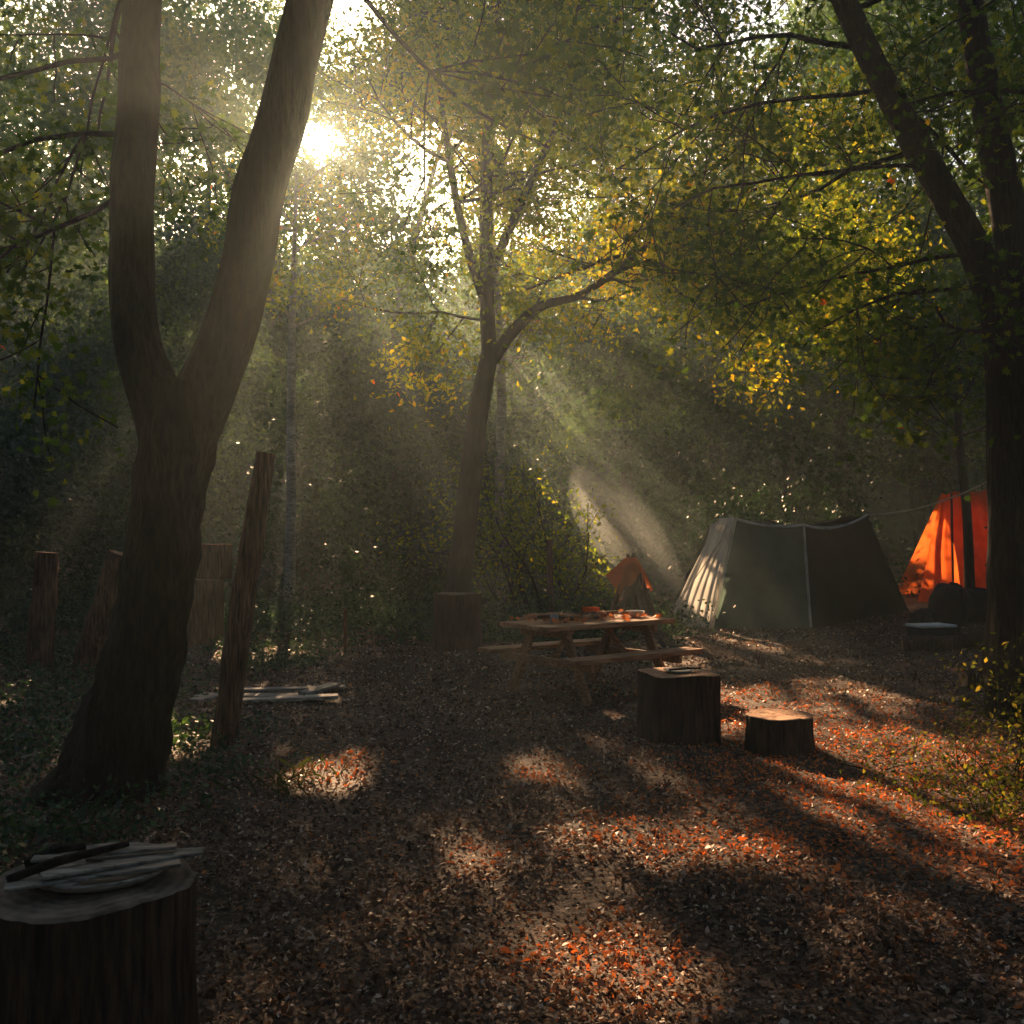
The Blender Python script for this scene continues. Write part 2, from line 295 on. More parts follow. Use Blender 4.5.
for q in [((4.3,9,3.9),(-1,-.2,-.05),1.9),((4.2,9,4.2),(-1,.3,0),2.2),((3.8,9,5.0),(-1,-.3,.05),2.4),((3.4,9,5.7),(-1,.2,.05),2.6),((4.4,9,3.5),(-.7,-.6,-.1),1.6),((4.4,9,3.6),(.5,-1,0),1.8)]:
    grow(mb,q[0],q[1],q[2],.022,1,3,tips,up=-.12,nch=3)
mb.obj("branches",[M_bark],e)
crown("foliage",tips,20000,.2,.09,M_leafnear,e,MAPLE,rn=lambda P:np.clip(rng.beta(2,2.2,len(P)),0,.93)+.07*(rng.uniform(0,1,len(P))>.96))
# ---- centre tree
e=empty("maple_tree",(-.8,16,0)); mb=MB(); Yt=20.; tips=[]
SC=lambda L:[(a_*.8,b_*.8,1.6+(c_-1.6)*.8) for a_,b_,c_ in L]
P,r=smooth_path(SC([(-1.25,Yt,-.7),(-1.05,Yt,.8),(-.85,Yt,2.8),(-.6,Yt,4.6),(-.42,Yt,5.4)]),[.25,.2,.175,.155,.14],26); tube(mb,P,r,18,.18,seed=9)
PA,rA=smooth_path(SC([(-.44,Yt,5.2),(-.5,Yt,6.6),(-.52,Yt,8.4),(-.45,Yt,10.5),(-.2,Yt,13)]),[.13,.115,.1,.075,.04],30); tube(mb,PA,rA,12,.12)
PB,rB=smooth_path(SC([(-.4,Yt,5.2),(.0,Yt,5.75),(.5,Yt,6.25),(1.3,Yt,6.5),(2.5,Yt-.2,7.3),(4,Yt-.3,8.6)]),[.11,.1,.08,.065,.05,.025],30); tube(mb,PB,rB,10,.2)
PC,rC=smooth_path(SC([(-.5,Yt,6.3),(-.9,Yt,7.5),(-1.3,Yt,9.5),(-1.6,Yt,12.5)]),[.09,.07,.05,.025],24); tube(mb,PC,rC,10,.12)
PD,rD=smooth_path(SC([(-.5,Yt,6.8),(.1,Yt,8.2),(.9,Yt,10),(1.8,Yt,12.5)]),[.09,.07,.05,.025],24); tube(mb,PD,rD,10,.12)
for Pq,n_ in ((PA,9),(PB,9),(PC,7),(PD,8)):
    for j in range(n_):
        i=rng.integers(int(len(Pq)*.3),len(Pq)); a_=rng.uniform(0,6.28)
        grow(mb,Pq[i],(math.cos(a_)*1.1,math.sin(a_)*.8,.25),rng.uniform(1.6,2.9),.034,1,3,tips,up=.06,nch=3)
for s_,d_,l_ in ((PB[18],(1,-.2,-.3),2.5),(PB[22],(1,0,-.45),2.8),(PB[25],(1,.2,-.4),2.8),(PB[28],(1,-.2,-.3),2.8),(PB[28],(1,0,-.7),2.7),(PA[3],(-1,0,.1),2.4),(PB[15],(.6,-.6,-.35),2.0)):
    grow(mb,s_,d_,l_,.028,1,3,tips,up=-.1)
mb.obj("trunk",[M_barkfar],e)
crown("foliage",tips,60000,.29,.092,M_leafc,e,rn=lambda P:np.clip(.47+.25*np.sin(P[:,0]*1.1)*np.sin(P[:,2]*1.3)+rng.normal(size=len(P))*.2,0,.9)+.1*(rng.uniform(0,1,len(P))>.98))
# ---- birches
for (bx,by,lean,hh) in [(-4.45,20,.1,9),(-.17,20.2,-.25,8.5)]:
    e=empty("birch_tree",(bx,by,0)); mb=MB(); tips=[]
    P,r=smooth_path([(bx,by,0),(bx+lean*.3,by,2.5),(bx+lean*.2,by,5),(bx+lean,by,hh)],[.12,.10,.09,.03],24); tube(mb,P,r,10,.05)
    for j in range(8):
        i=rng.integers(13,24); a_=rng.uniform(0,6.28); grow(mb,P[i],(math.cos(a_),math.sin(a_),.5),1.6,.03,1,2,tips)
    mb.obj("trunk",[M_birch],e); crown("foliage",tips,4000,.25,.11,M_leafc,e)
# ---- background forest
e=empty("background_forest",(0,32,0))
C=[]
while len(C)<2400:
    c=np.array([rng.uniform(-28,28),24+18*rng.uniform(0,1)**1.3,rng.uniform(0.12,1)**.8*26])
    if abs(c[0])>.62*c[1]+3 and rng.uniform()<.7: continue
    if c[2]>16.8+3.5*math.sin(c[0]*.5+1)+(c[1]-24)*.4: continue
    C.append(c)
C=np.array(C); P,rn=clumps(C,rng.uniform(.9,1.9,len(C)),215); k=carve(P); P=P[k]; rn=rn[k]
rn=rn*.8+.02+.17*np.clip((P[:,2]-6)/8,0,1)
leaves("foliage",P,rng.uniform(.13,.25,len(P)),M_leafbg,e,rnd=rn,upb=.4)
# wooded hillside beyond
C=[]
for j in range(500): x_=rng.uniform(-36,36); y_=rng.uniform(42,56); C.append((x_,y_,float(gh(x_,y_))+rng.uniform(0,2.2)))
C=np.array(C); P,rn=clumps(C,rng.uniform(1.2,2.2,len(C)),110); P2_=P; 
leaves("hillside_foliage",P,rng.uniform(.25,.42,len(P)),M_leafbg,e,rnd=rn*.8,upb=.4)
C=[]
for j in range(520): x_=rng.uniform(-60,60); y_=rng.uniform(80,108); C.append((x_,y_,float(gh(x_,y_))+rng.uniform(0,7)))
C=np.array(C); P,rn=clumps(C,rng.uniform(2,3.6,len(C)),90)
leaves("ridge_foliage",P,rng.uniform(.5,.9,len(P)),M_leafbg,e,rnd=rn*.8,upb=.4)
mb=MB(); t_=[]
for j in range(16):
    x_=rng.uniform(-22,22); y_=rng.uniform(29,40); h_=rng.uniform(11,17)
    P,r=smooth_path([(x_,y_,0),(x_+rng.normal()*.3,y_,h_*.4),(x_+rng.normal()*.9,y_,h_)],[.25,.18,.05],18); tube(mb,P,r,8,.1)
    for q in range(6):
        i=rng.integers(7,17); a_=rng.uniform(0,6.28); grow(mb,P[i],(math.cos(a_),math.sin(a_),.6),rng.uniform(2,4),.07,1,2,t_,nch=3)
mb.obj("trunks",[M_barkfar],e)
# understory wall
C=[]
while len(C)<950:
    x_=rng.uniform(-17,17); y_=rng.uniform(20.5,25.5); z_=rng.uniform(0,1)*(6.0+1.6*math.sin(x_*.7)+(y_-20)*.5)
    if abs(x_-5.5)<4.5 and y_<22.5: continue
    C.append((x_,y_,z_))
for j in range(190): C.append((-rng.uniform(8,13),rng.uniform(8,21),rng.uniform(0,5)))
for j in range(190): C.append((rng.uniform(9.5,14),rng.uniform(8,19),rng.uniform(0,5)))
C=np.array(C); P,rn=clumps(C,rng.uniform(.6,1.2,len(C)),220,.8); k=carve(P,thin=False)&(P[:,2]>0); P=P[k];rn=rn[k]
leaves("understory_bushes",P,rng.uniform(.08,.16,len(P)),M_leafun,None,rnd=rn,upb=.4)
# woods behind and beside the camera
e=empty("surrounding_forest",(0,-8,0)); C=[]
for j in range(400):
    a_=rng.uniform(R(150),R(390)); rr_=rng.uniform(9,15); C.append((rr_*math.cos(a_)*1.1,4+rr_*math.sin(a_),rng.uniform(0,14)))
for j in range(140): C.append((rng.uniform(-9,9),rng.uniform(-8,7),rng.uniform(8.5,13)))
C=np.array(C); P,rn=clumps(C,rng.uniform(1.2,2.2,len(C)),75); k=carve(P); 
leaves("foliage",P[k],rng.uniform(.25,.42,k.sum()),M_leafbg,e,rnd=rn[k])
mb=MB()
for j in range(12):
    a_=R(150)+j*R(20); x_=12*math.cos(a_); y_=4+12*math.sin(a_); tube(mb,[(x_,y_,-.2),(x_+.2,y_,5),(x_,y_+.3,12)],[.3,.22,.1],10,.1)
mb.obj("trunks",[M_barkfar],e)
# ---- ground cover
def cover(name,pts,h,per,size,mat,rad=.25,upb=.8,parent=None):
    pts=np.array(pts); idx=np.repeat(np.arange(len(pts)),per); q=pts[idx]; n_=len(q)
    hh=(h if np.isscalar(h) else np.array(h)[idx])
    P=np.stack([q[:,0]+rng.normal(size=n_)*rad,q[:,1]+rng.normal(size=n_)*rad,np.zeros(n_)],1); P[:,2]=gh(P[:,0],P[:,1])+rng.uniform(0.02,1,n_)**1.3*hh*rng.uniform(.5,1,n_)
    leaves(name,P,rng.uniform(.6,1.3,n_)*size,mat,parent,upb=upb)
pts=[(-rng.uniform(1.7,7)-.05*yy,yy) for yy in rng.uniform(4.6,15,520)]
pts=[p_ for p_ in pts if not(p_[0]>-3.3 and 8.7<p_[1]<11.5) and math.sin(p_[0]*2+p_[1])>-.75]
cover("ivy_ground_cover",pts,.20,75,.05,M_leafun,.22)
pts=[(rng.uniform(-9,3.0),rng.uniform(15.6,20.5)) for _ in range(360)]
cover("woodland_undergrowth",pts,rng.uniform(.25,.9,360),85,.085,M_leafun,.3)
e=empty("sunlit_shrub",(3.3,6,0)); pts=[(rng.uniform(2.4,4.6),rng.uniform(4.6,7.6)) for _ in range(85)]
hs=[.08+.42*min(1,max(0,(p_[0]-2.6)/1.3)) for p_ in pts]
cover("leaves",pts,hs,80,.034,M_shrub,.2,parent=e)
mb=MB()
for (p_,h_) in zip(pts,hs):
    for _ in range(2): 
        a_=rng.normal(size=2)*.12; z0=float(gh(*p_)); tube(mb,[(p_[0],p_[1],z0),(p_[0]+a_[0]*.6,p_[1]+a_[1]*.6,z0+h_*.5),(p_[0]+a_[0]*1.4,p_[1]+a_[1]*1.4,z0+h_*.95)],[.004,.003,.002],4,cap=False)
mb.obj("stems",[M_bark],e)
e=empty("bramble_bush",(4.6,8.2,0)); pts=[(rng.uniform(3.8,5.2),rng.uniform(7.4,8.8)) for _ in range(26)]; cover("leaves",pts,.85,80,.05,M_shrub,.2,parent=e)
e=empty("young_beech",(.5,19,0)); mb=MB(); tips=[]
for j in range(8): grow(mb,(.5+rng.normal()*.3,19,.0),(rng.normal()*.25,rng.normal()*.3,1),rng.uniform(1.8,3.4),.03,1,2,tips,nch=4)
mb.obj("stems",[M_bark],e); crown("leaves",tips,4500,.2,.085,M_leafc,e,carv=False,rn=lambda P:np.clip(rng.normal(size=len(P))*.2+.35,0,.85))
# grass tuft
mb=MB()
for j in range(90):
    x_=-1.45+rng.normal()*.13; y_=6.7+rng.normal()*.25; h_=rng.uniform(.05,.14); a_=rng.normal(size=2)*.05; z0=float(gh(x_,y_))
    mb.add([(x_-.003,y_,z0),(x_+.003,y_,z0),(x_+a_[0]+.0015,y_+a_[1],z0+h_*.7),(x_+a_[0]*1.8,y_+a_[1]*1.8,z0+h_)],[(0,1,2,3)])
mb.obj("grass_tuft",[M_shrub])
# ---------------------------------------------------------------- stumps and logs
def stump(name,x,y,r,h,mats,sq=0,seg=56,flare=.1,rot=0,z0=None,seed=0,parent=None,crough=.05):
    z0=float(gh(x,y))-.02 if z0 is None else z0; mb=MB(); a=np.linspace(0,2*np.pi,seg,endpoint=False); wv=.004
    def prof(k):
        if sq: rr=1/((np.abs(np.cos(a))**sq+np.abs(np.sin(a))**sq)**(1/sq))
        else: rr=np.ones(seg)
        rr=rr*(1+crough*(np.sin(a*3+seed)*.8+np.sin(a*5+seed*2)*.5+np.sin(a*17+seed+k*.2)*.35+np.sin(a*29+k*.5)*.25)); return rr
    H=10; V=[]
    for k in range(H+1):
        t=k/H; rr=prof(k)*r*(1+flare*(1-t)**3); V+= [(rr[i]*math.cos(a[i]+rot),rr[i]*math.sin(a[i]+rot),t*h-(wv*math.sin(a[i]*4+seed) if k==H else 0)) for i in range(seg)]
    F=[(k*seg+i,k*seg+(i+1)%seg,(k+1)*seg+(i+1)%seg,(k+1)*seg+i) for k in range(H) for i in range(seg)]
    mb.add(V,F,0)
    V=[];rings=[1,.985,.93,.7,.45,.2]; rr=prof(H)*r
    for q,s in enumerate(rings): V+=[(rr[i]*s*math.cos(a[i]+rot),rr[i]*s*math.sin(a[i]+rot),h+(0 if q==0 else .006)-(wv*math.sin(a[i]*4+seed)*s) + (rng.normal()*.002 if q>1 else 0)) for i in range(seg)]
    F=[(k*seg+i,k*seg+(i+1)%seg,(k+1)*seg+(i+1)%seg,(k+1)*seg+i) for k in range(len(rings)-1) for i in range(seg)]
    F.append(tuple((len(rings)-1)*seg+i for i in range(seg))); mb.add(V,F,1)
    o=mb.obj(name,mats,None); o.location=(x,y,z0); 
    if parent: o.parent=parent; o.location=np.array((x,y,z0))-np.array(parent.location)
    return o
stump("tree_stump",-1.24,2.95,.295,.60,[M_stump,M_enddark],seed=1,flare=.12,seg=96,crough=.03)
stump("tree_stump",-.82,15.0,.34,.82,[M_stump,M_enddark],seed=2)
stump("tree_stump",2.05,7.72,.25,.30,[M_stump,M_end],seed=3,seg=72,crough=.03)
stump("wooden_block",1.33,8.05,.27,.56,[M_stump,M_end],sq=9,rot=R(12),flare=.02,seed=4,crough=.01,seg=120)
e=empty("log_block_stack",(-4.65,15,0))
stump("lower_block",-4.68,15,.33,.98,[M_log,M_end],sq=6,rot=R(8),flare=.02,seed=5,parent=e,crough=.02,z0=.03)
stump("upper_block",-4.48,15.05,.22,.52,[M_log,M_end],sq=6,rot=R(-10),flare=.0,seed=6,parent=e,crough=.02,z0=1.012)
stump("side_block",-5.05,15.3,.2,1.45,[M_log,M_end],sq=0,seed=7,parent=e,z0=.03)
def post(name,pts,rad,mat=M_log,seg=16,rough=.28,seed=0):
    mb=MB(); P,r=smooth_path(pts,rad,26); tube(mb,P,r,seg,rough,seed=seed,capmi=1); o=mb.obj(name,[mat,M_end],None,origin=pts[0]); return o
post("leaning_post",[(-2.30,8,-.1),(-2.22,8,.6),(-2.12,8.02,1.4),(-1.98,8.05,2.3)],[.10,.095,.09,.075],seed=2,seg=20)
post("wooden_post",[(-5.68,12,-.1),(-5.62,12,.7),(-5.56,12,1.45)],[.15,.14,.13],seed=3)
post("leaning_post",[(-5.2,12.2,-.1),(-4.95,12.2,.7),(-4.72,12.2,1.42)],[.19,.18,.17],seed=4)
post("leaning_post",[(-5.0,12.6,-.1),(-4.9,12.6,.7),(-4.5,12.6,1.2)],[.12,.11,.1],seed=5)
post("wooden_post",[(.68,17.3,-.1),(.66,17.3,.8),(.65,17.3,1.60)],[.06,.06,.055],seed=6,seg=10)
post("wooden_post",[(-2.35,14.2,-.1),(-2.36,14.2,.3),(-2.36,14.2,.62)],[.03,.03,.025],seed=6,seg=8)
# campfire: a cone of leaning split sticks with a cloth hung over the top
e=empty("campfire",(2.05,17.2,0)); mb=MB(); zc=float(gh(2.05,17.2))
for j in range(30):
    a_=j*2.4+rng.normal()*.2; rr_=rng.uniform(.32,.55); h_=rng.uniform(.8,1.35); t_x=rng.normal()*.06
    tube(mb,[(2.05+rr_*math.cos(a_),17.2+rr_*math.sin(a_),zc-.02),(2.05+rr_*.48*math.cos(a_),17.2+rr_*.48*math.sin(a_),zc+h_*.55),(2.05-.07*math.cos(a_)+t_x,17.2-.05*math.sin(a_),zc+h_)],[.045,.04,.025],7,.3,capmi=1)
mb.obj("stick_cone",[M_log,M_end],e)
mb=MB(); V=[];nc=40
for k in range(9):
    t=k/8; 
    for i in range(nc):
        a_=2*math.pi*i/nc; rr_=(.09+.24*t**.8)*(1+.22*math.sin(a_*4+1)*t+.12*math.sin(a_*9+k*.4)*t); V.append((2.05+rr_*math.cos(a_)-.03*t,17.2+rr_*math.sin(a_),zc+1.28-.45*t-.14*t*math.sin(a_*3+2)-.06*t*math.sin(a_*7)))
mb.add(V,[(k*nc+i,k*nc+(i+1)%nc,(k+1)*nc+(i+1)%nc,(k+1)*nc+i) for k in range(8) for i in range(nc)])
mb.obj("hung_cloth",[M_rust],e)
# ---------------------------------------------------------------- boxes
def box(mb,c,s,rz=0,M=None,bev=.006,mi=0):
    hx,hy,hz=np.array(s)/2; b=min(bev,hx*.45,hy*.45,hz*.45); V=[];F=[]
    idx={}
    for sx,sy,sz in itertools.product((-1,1),repeat=3):
        for ax in range(3):
            h=[hx,hy,hz]; q=[sx*(hx-b),sy*(hy-b),sz*(hz-b)]; q[ax]=(sx,sy,sz)[ax]*h[ax]; idx[(sx,sy,sz,ax)]=len(V); V.append(q)
    V=np.array(V)
    for ax in range(3):
        o1,o2=[i for i in range(3) if i!=ax]
        for s_ in (-1,1):
            q=[]
            for a_,b_ in ((-1,-1),(1,-1),(1,1),(-1,1)):
                k=[0,0,0];k[ax]=s_;k[o1]=a_;k[o2]=b_; q.append(idx[(*k,ax)])
            F.append(q)
    for ax in range(3):
        o1,o2=[i for i in range(3) if i!=ax]
        for a_ in (-1,1):
            for b_ in (-1,1):
                k1=[0,0,0];k2=[0,0,0];k1[ax]=-1;k2[ax]=1;k1[o1]=k2[o1]=a_;k1[o2]=k2[o2]=b_
                F.append([idx[(*k1,o1)],idx[(*k2,o1)],idx[(*k2,o2)],idx[(*k1,o2)]])
    for s3 in itertools.product((-1,1),repeat=3): F.append([idx[(*s3,0)],idx[(*s3,1)],idx[(*s3,2)]])
    FF=[]
    for f in F:
        a,b2,c2=V[f[0]],V[f[1]],V[f[2]]
        nrm=np.cross(b2-a,c2-a); FF.append(tuple(f) if np.dot(nrm,V[f].mean(0))>0 else tuple(f[::-1]))
    cr,sr=math.cos(rz),math.sin(rz)
    if M is None: M=np.array([[cr,-sr,0],[sr,cr,0],[0,0,1]])
    mb.add(V@M.T+np.array(c),FF,mi)
def beam(mb,p,q,w_,t_,side):
    p=np.array(p,float);q=np.array(q,float); X_=q-p;L=np.linalg.norm(X_);X_/=L; S=np.array(side,float); S-=X_*np.dot(S,X_); S/=np.linalg.norm(S); Z_=np.cross(X_,S)
    box(mb,(p+q)/2,(L,w_,t_),M=np.stack([X_,S,Z_],1))
# ---- picnic table
ta=R(38); e=empty("picnic_table",(0,0,0)); L=1.8
def part(name,fn,mat=M_plank):
    mb=MB(); fn(mb); o=mb.obj(name,[mat],None,smooth=False); o.parent=e; return o
for k in range(5): part("tabletop_board_%d"%(k+1),lambda mb:box(mb,(0,-.32+.16*k,.735+rng.normal()*.002),(L+rng.uniform(-.02,.02),.150,.05)))
for s,nm in ((-1,"near"),(1,"far")):
    for k in range(2): part("bench_%s_board_%d"%(nm,k+1),lambda mb:box(mb,(0,s*(.66+.125*k-.06),.44),(L,.118,.05)))
for s in (-1,1):
    xx=s*.62
    part("tabletop_brace",lambda mb:box(mb,(xx,0,.665),(.045,.74,.085)))
    part("bench_support",lambda mb:box(mb,(xx,0,.369),(.045,1.44,.09)))
    for q in (-1,1): part("leg",lambda mb:beam(mb,(xx-s*.048,q*.25,.705),(xx-s*.048,q*.60,0.0),.11,.046,(0,1,0)))
    part("diagonal_brace",lambda mb:beam(mb,(xx-s*.09,0,.36),(xx-s*.4,0,.705),.07,.04,(0,1,0)))
near_c=np.array([.36,9.75]); ax=np.array([math.cos(ta),math.sin(ta)]); pr=np.array([-math.sin(ta),math.cos(ta)])
cen=near_c+ax*.9+pr*.4; e.location=(cen[0],cen[1],float(gh(*cen))+.0); e.rotation_euler=(0,0,ta)
TT=lambda lx,ly:(cen+ax*lx+pr*ly)
tz=e.location[2]+.763
mb=MB()
for j in range(34):
    c_=TT(rng.uniform(-.65,.5),rng.uniform(-.1,.34)); a_=ta+rng.normal()*.7; l_=rng.uniform(.05,.18); d_=np.array([math.cos(a_),math.sin(a_),rng.normal()*.08])*l_; z_=tz+.016+rng.uniform(0,.05)
    tube(mb,[np.r_[c_,z_]-d_,np.r_[c_,z_+.005],np.r_[c_,z_]+d_],[.012,.016,.011],7,.3,mi=int(rng.uniform()<.7))
mb.obj("kindling_sticks",[M_log,M_end],None)
LP=np.array([np.r_[TT(rng.uniform(-.8,.8),rng.uniform(-.36,.36)),tz+rng.uniform(.006,.05)] for _ in range(130)])
leaves("fallen_table_leaves",LP,rng.uniform(.05,.09,130),M_litter,None,MAPLE,upb=1.5,rnd=rng.uniform(.55,.93,130))
def lathe(name,c,prof,mat,seg=32):
    mb=MB(); V=[(r_*math.cos(a_),r_*math.sin(a_),z_) for r_,z_ in prof for a_ in np.linspace(0,2*np.pi,seg,endpoint=False)]
    F=[(k*seg+i,k*seg+(i+1)%seg,(k+1)*seg+(i+1)%seg,(k+1)*seg+i) for k in range(len(prof)-1) for i in range(seg)]; mb.add(V,F); o=mb.obj(name,[mat],None); o.location=c; return o
c_=TT(.68,.0); lathe("enamel_bowl",(*c_,tz+.002),[(0.001,0.002),(.05,.0),(.08,.03),(.10,.06),(.104,.062),(.098,.058),(.075,.03),(.045,.008),(.001,.008)],M_white)
c_=TT(-.62,-.15); lathe("tin_mug",(*c_,tz+.002),[(.001,0),(.04,0),(.042,.09),(.038,.09),(.036,.006),(.001,.006)],M_tin)
c_=TT(.2,.2); lathe("clay_pot",(*c_,tz+.002),[(.001,0),(.07,0),(.10,.05),(.09,.10),(.095,.11),(.085,.105),(.08,.06),(.001,.02)],M_rust)
bz=float(gh(1.33,8.05))+.556
lathe("metal_plate",(1.33,8.02,bz-.008),[(.001,.004),(.08,.004),(.12,.022),(.125,.022),(.085,-.0),(.001,0)],M_tin)
mb=MB(); tube(mb,[(1.25,8.0,bz+.012),(1.4,8.04,bz+.02),(1.52,8.1,bz+.012)],[.008,.009,.006],6); mb.obj("twig",[M_bark],None)
# foreground stump things
sz_=float(gh(-1.24,2.95))+.59
lathe("wooden_platter",(-1.22,3.0,sz_+.012),[(.001,.006),(.17,.006),(.20,.022),(.21,.02),(.18,-.006),(.001,-.008)],M_board,48)
mb=MB()
for (cx,cy,cz,l,wd,a_,tl) in [(-1.18,2.86,.045,.46,.055,24,.02),(-1.12,2.92,.058,.44,.05,33,-.01),(-1.20,2.98,.07,.40,.045,14,.02),(-1.3,2.90,.03,.28,.06,60,0),(-1.1,3.03,.05,.34,.04,5,.04),(-1.32,2.84,.035,.22,.05,-20,0)]:
    a_=R(a_); d=np.array([math.cos(a_),math.sin(a_),tl])*l/2; c_=np.array([cx,cy,sz_+cz]); beam(mb,c_-d,c_+d,wd,.01,(-math.sin(a_),math.cos(a_),0))
mb.obj("wooden_slats",[M_board],None,smooth=False)
mb=MB(); tube(mb,[(-1.4,2.8,sz_+.05),(-1.3,2.88,sz_+.075),(-1.14,3.0,sz_+.09)],[.012,.014,.009],8,.1); tube(mb,[(-1.42,2.95,sz_+.04),(-1.34,2.98,sz_+.07),(-1.3,3.06,sz_+.06)],[.02,.024,.014],8,.2); mb.obj("sticks",[M_bark],None)
# boards on the ground by the leaning post
mb=MB()
for (cx,cy,l,wd,a_,z_) in [(-2.6,10.1,1.2,.2,-8,.03),(-2.2,9.8,1.0,.16,10,.03),(-2.4,10.5,1.3,.15,2,.05),(-1.95,10.2,.6,.14,70,.07),(-2.9,9.9,.6,.15,60,.06)]:
    a_=R(a_); d=np.array([math.cos(a_),math.sin(a_),.02])*l/2; c_=np.array([cx,cy,float(gh(cx,cy))+z_]); beam(mb,c_-d,c_+d,wd,.035,(-math.sin(a_),math.cos(a_),0))
mb.obj("board_pile",[M_board],None,smooth=False)
# ---------------------------------------------------------------- tents
def patch(mb,a,b,c,d,n=14,m=14,sag=0,wr=.02,mi=0,seed=0,fold=0,bulge=0):
    a,b,c,d=[np.array(q,float) for q in (a,b,c,d)]; nr=np.cross(b-a,d-a); nr/=np.linalg.norm(nr); V=[]
    for j in range(m+1):
        for i in range(n+1):
            s,t=i/n,j/m; p_=(1-t)*((1-s)*a+s*b)+t*((1-s)*d+s*c); e_=4*s*(1-s)
            p_=p_+nr*wr*(math.sin(s*9+seed+t*3)+.6*math.sin(s*17+t*5+seed*2)+.5*math.sin(t*11+seed))*min(1,6*s*(1-s)+.2)
            p_=p_+nr*fold*math.sin(s*34+seed)*(1-.6*t)+nr*bulge*math.sin(math.pi*t)
            p_=p_+np.array([0,0,-sag*e_*(t)])
            V.append(p_)
    F=[(j*(n+1)+i,j*(n+1)+i+1,(j+1)*(n+1)+i+1,(j+1)*(n+1)+i) for j in range(m) for i in range(n)]; mb.add(V,F,mi)
e=empty("camping_tent",(4.6,18.5,0)); zt=float(gh(4.6,18.5))
A=(3.52,17.7,zt);B=(5.35,18.0,zt);Cc=(5.28,18.15,1.86);D=(4.02,18.0,1.97);E=(3.0,19.6,zt+.05);Dk=(4.1,20.6,1.95);Ck=(5.5,20.9,1.85);Bk=(5.9,21.2,zt)
mb=MB(); patch(mb,A,B,Cc,D,sag=.07,wr=.025,mi=0,seed=1,n=24); mb.obj("screen_wall",[M_meshp],e)
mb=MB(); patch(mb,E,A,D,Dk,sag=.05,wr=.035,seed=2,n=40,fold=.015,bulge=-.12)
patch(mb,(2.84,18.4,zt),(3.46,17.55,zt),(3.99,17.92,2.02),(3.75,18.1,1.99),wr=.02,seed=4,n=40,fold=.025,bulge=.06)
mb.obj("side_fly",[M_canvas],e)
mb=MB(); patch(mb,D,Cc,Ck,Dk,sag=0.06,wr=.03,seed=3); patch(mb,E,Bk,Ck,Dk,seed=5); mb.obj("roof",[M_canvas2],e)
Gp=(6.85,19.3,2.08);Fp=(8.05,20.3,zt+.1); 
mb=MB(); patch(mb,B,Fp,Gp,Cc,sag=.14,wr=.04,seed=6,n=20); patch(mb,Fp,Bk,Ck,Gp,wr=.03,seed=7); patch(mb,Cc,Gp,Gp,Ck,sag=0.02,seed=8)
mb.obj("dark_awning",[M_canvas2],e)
mb=MB()
for q,sg in (((A,D),0),((B,Cc),0),((D,Cc),.07),((Cc,Gp),.14)):
    p0=np.array(q[0]);p1=np.array(q[1]); nn_=14; pts=[p0+(p1-p0)*t+np.array([0,-.035,-sg*4*t*(1-t)+.01]) for t in np.linspace(0,1,nn_)]
    tube(mb,pts,[.026]*nn_,6)
mb.obj("hem_poles",[M_canvas],e)
mb=MB(); pts=[np.array(Gp)+(np.array([8.2,17.5,2.55])-np.array(Gp))*t+np.array([0,0,-.12*4*t*(1-t)]) for t in np.linspace(0,1,12)]; tube(mb,pts,[.016]*12,5)
pts=[np.array([8.2,17.5,2.55])+(np.array([4.75,9.1,2.7])-np.array([8.2,17.5,2.55]))*t+np.array([0,0,-.1*4*t*(1-t)]) for t in np.linspace(0,1,12)]; tube(mb,pts,[.010]*12,5)
tube(mb,[A,(3.1,17.3,zt)],[.008,.008],4); tube(mb,[D,(2.6,17.6,zt)],[.008,.008],4); mb.obj("guy_ropes",[M_rope],e)
e=empty("orange_tent",(9.6,22,0)); zo=float(gh(9.6,22))
mb=MB(); o1=(9.35,21.8,2.6);o2=(10.45,21.8,2.72);b0=(8.75,21.6,zo);b1=(9.25,21.0,zo);b2=(10.6,21.1,zo)
patch(mb,b0,b1,(9.5,21.65,2.58),o1,wr=.05,seed=2); patch(mb,b1,b2,o2,(9.5,21.65,2.58),wr=.05,sag=.1,seed=3,n=20); patch(mb,o1,o2,(11.2,23.6,zo),(9.0,23.6,zo),wr=.04,seed=5); patch(mb,b2,(11.2,23.6,zo),o2,o2,wr=.03,seed=7)
mb.obj("canvas",[M_orange],e)
mb=MB(); tube(mb,[b1,(9.5,21.6,2.62)],[.025,.025],8); tube(mb,[b2,(10.47,21.75,2.75)],[.025,.025],8); mb.obj("poles",[M_bark],e)
e=empty("young_tree",(9.0,20,0)); mb=MB(); tips=[]
P,r=smooth_path([(9.15,20,0),(9.1,20,2),(8.95,20,4),(9.1,20,7)],[.11,.09,.08,.05],22); tube(mb,P,r,10,.1)
for j in range(10): grow(mb,P[rng.integers(11,22)],(rng.normal(),rng.normal(),.3),1.8,.03,1,2,tips)
mb.obj("trunk",[M_bark],e); crown("foliage",tips,6500,.28,.13,M_leafbg,e)
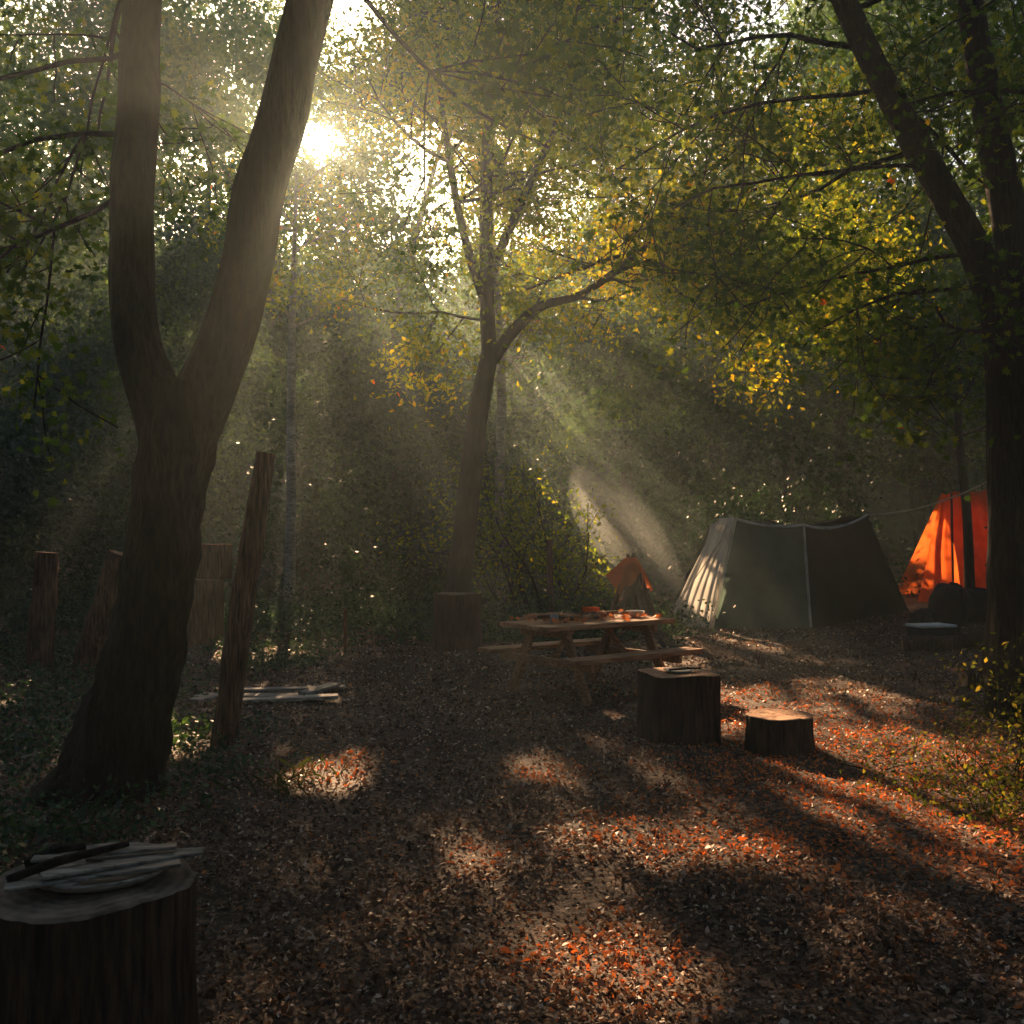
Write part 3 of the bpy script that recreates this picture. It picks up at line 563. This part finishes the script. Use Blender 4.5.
# gear
def sack(name,c,s,mat,seed):
    mb=MB(); V=[];n1,n2=14,24
    for i in range(n1+1):
        ph=math.pi*i/n1
        for j in range(n2):
            a_=2*math.pi*j/n2; k=1+.08*math.sin(3*a_+seed)+.06*math.sin(5*ph+a_*2+seed); sp_=abs(math.sin(ph))**.7*k
            V.append((s[0]*sp_*math.cos(a_),s[1]*sp_*math.sin(a_),s[2]*(1+math.copysign(abs(math.cos(ph))**.75,math.cos(ph))*k)))
    F=[(i*n2+j,i*n2+(j+1)%n2,(i+1)*n2+(j+1)%n2,(i+1)*n2+j) for i in range(n1) for j in range(n2)]; mb.add(V,F); 
    for q in (-1,1): tube(mb,[(q*s[0]*.4,-s[1]*.95,s[2]*.4),(q*s[0]*.4,-s[1]*1.12,s[2]),(q*s[0]*.35,-s[1]*.8,s[2]*1.8)],[.03,.03,.03],6)
    o=mb.obj(name,[mat],None); o.location=(c[0],c[1],float(gh(*c))-.02)
sack("backpack",(7.6,17.4),(.34,.25,.36),M_black,1); sack("backpack",(8.3,18),(.45,.3,.30),M_black,2); sack("backpack",(7.0,17.0),(.25,.2,.2),M_black,3)
e2=empty("storage_box",(6.6,15.8,0)); z_=float(gh(6.6,15.8))
mb=MB(); box(mb,(6.6,15.8,z_+.11),(.6,.4,.2),R(15),bev=.02); mb.obj("body",[M_black],e2,smooth=False)
mb=MB(); box(mb,(6.6,15.8,z_+.235),(.64,.44,.045),R(15),bev=.015); mb.obj("lid",[M_white],e2,smooth=False)
post("fallen_log",[(5.6,14.4,.1),(5.95,14.3,.12),(6.35,14.25,.12)],[.13,.125,.12],seed=9,mat=M_stump)
post("fallen_log",[(6.3,14.5,.12),(6.6,14.6,.14),(7.2,14.9,.15)],[.10,.10,.09],seed=11,mat=M_stump)
post("fallen_log",[(4.9,10.9,.08),(5.3,10.9,.1),(5.8,10.8,.09)],[.11,.11,.1],seed=12,mat=M_stump)
# ---------------------------------------------------------------- haze and smoke
def volmat(name,dens,g_,col):
    m=bpy.data.materials.new(name); m.use_nodes=True; n=m.node_tree; n.nodes.remove(n.nodes['Principled BSDF'])
    v=n.nodes.new('ShaderNodeVolumeScatter'); v.inputs['Density'].default_value=dens; v.inputs['Anisotropy'].default_value=g_; v.inputs['Color'].default_value=(*col,1)
    n.links.new(v.outputs[0],n.nodes['Material Output'].inputs['Volume']); return m
m=volmat("haze_air",.0027,.66,(.75,.95,1))
mb=MB(); box(mb,(0,13,10),(50,44,22),bev=.5); mb.obj("morning_haze",[m],None,smooth=False)
m=volmat("smoke",.05,.55,(.8,.96,1))
p0=np.array([3.05,16.2,.3]); p1=np.array([1.35,23.5,3.4]); tt=np.linspace(0,1,26)
P=[p0+(p1-p0)*t+np.array([.05*math.sin(t*7),0,.04*math.sin(t*9)]) for t in tt]
e=empty("campfire_smoke_shaft",tuple(p0))  # smoke shaped along the sun direction to stand in for a light shaft
for k_ in (1,.68,.4):
    mb=MB(); tube(mb,P,[.03+.66*k_*math.sin(math.pi*t**1.2)**1.2 for t in tt],28,0.0)
    mb.obj("wisp",[m],e)
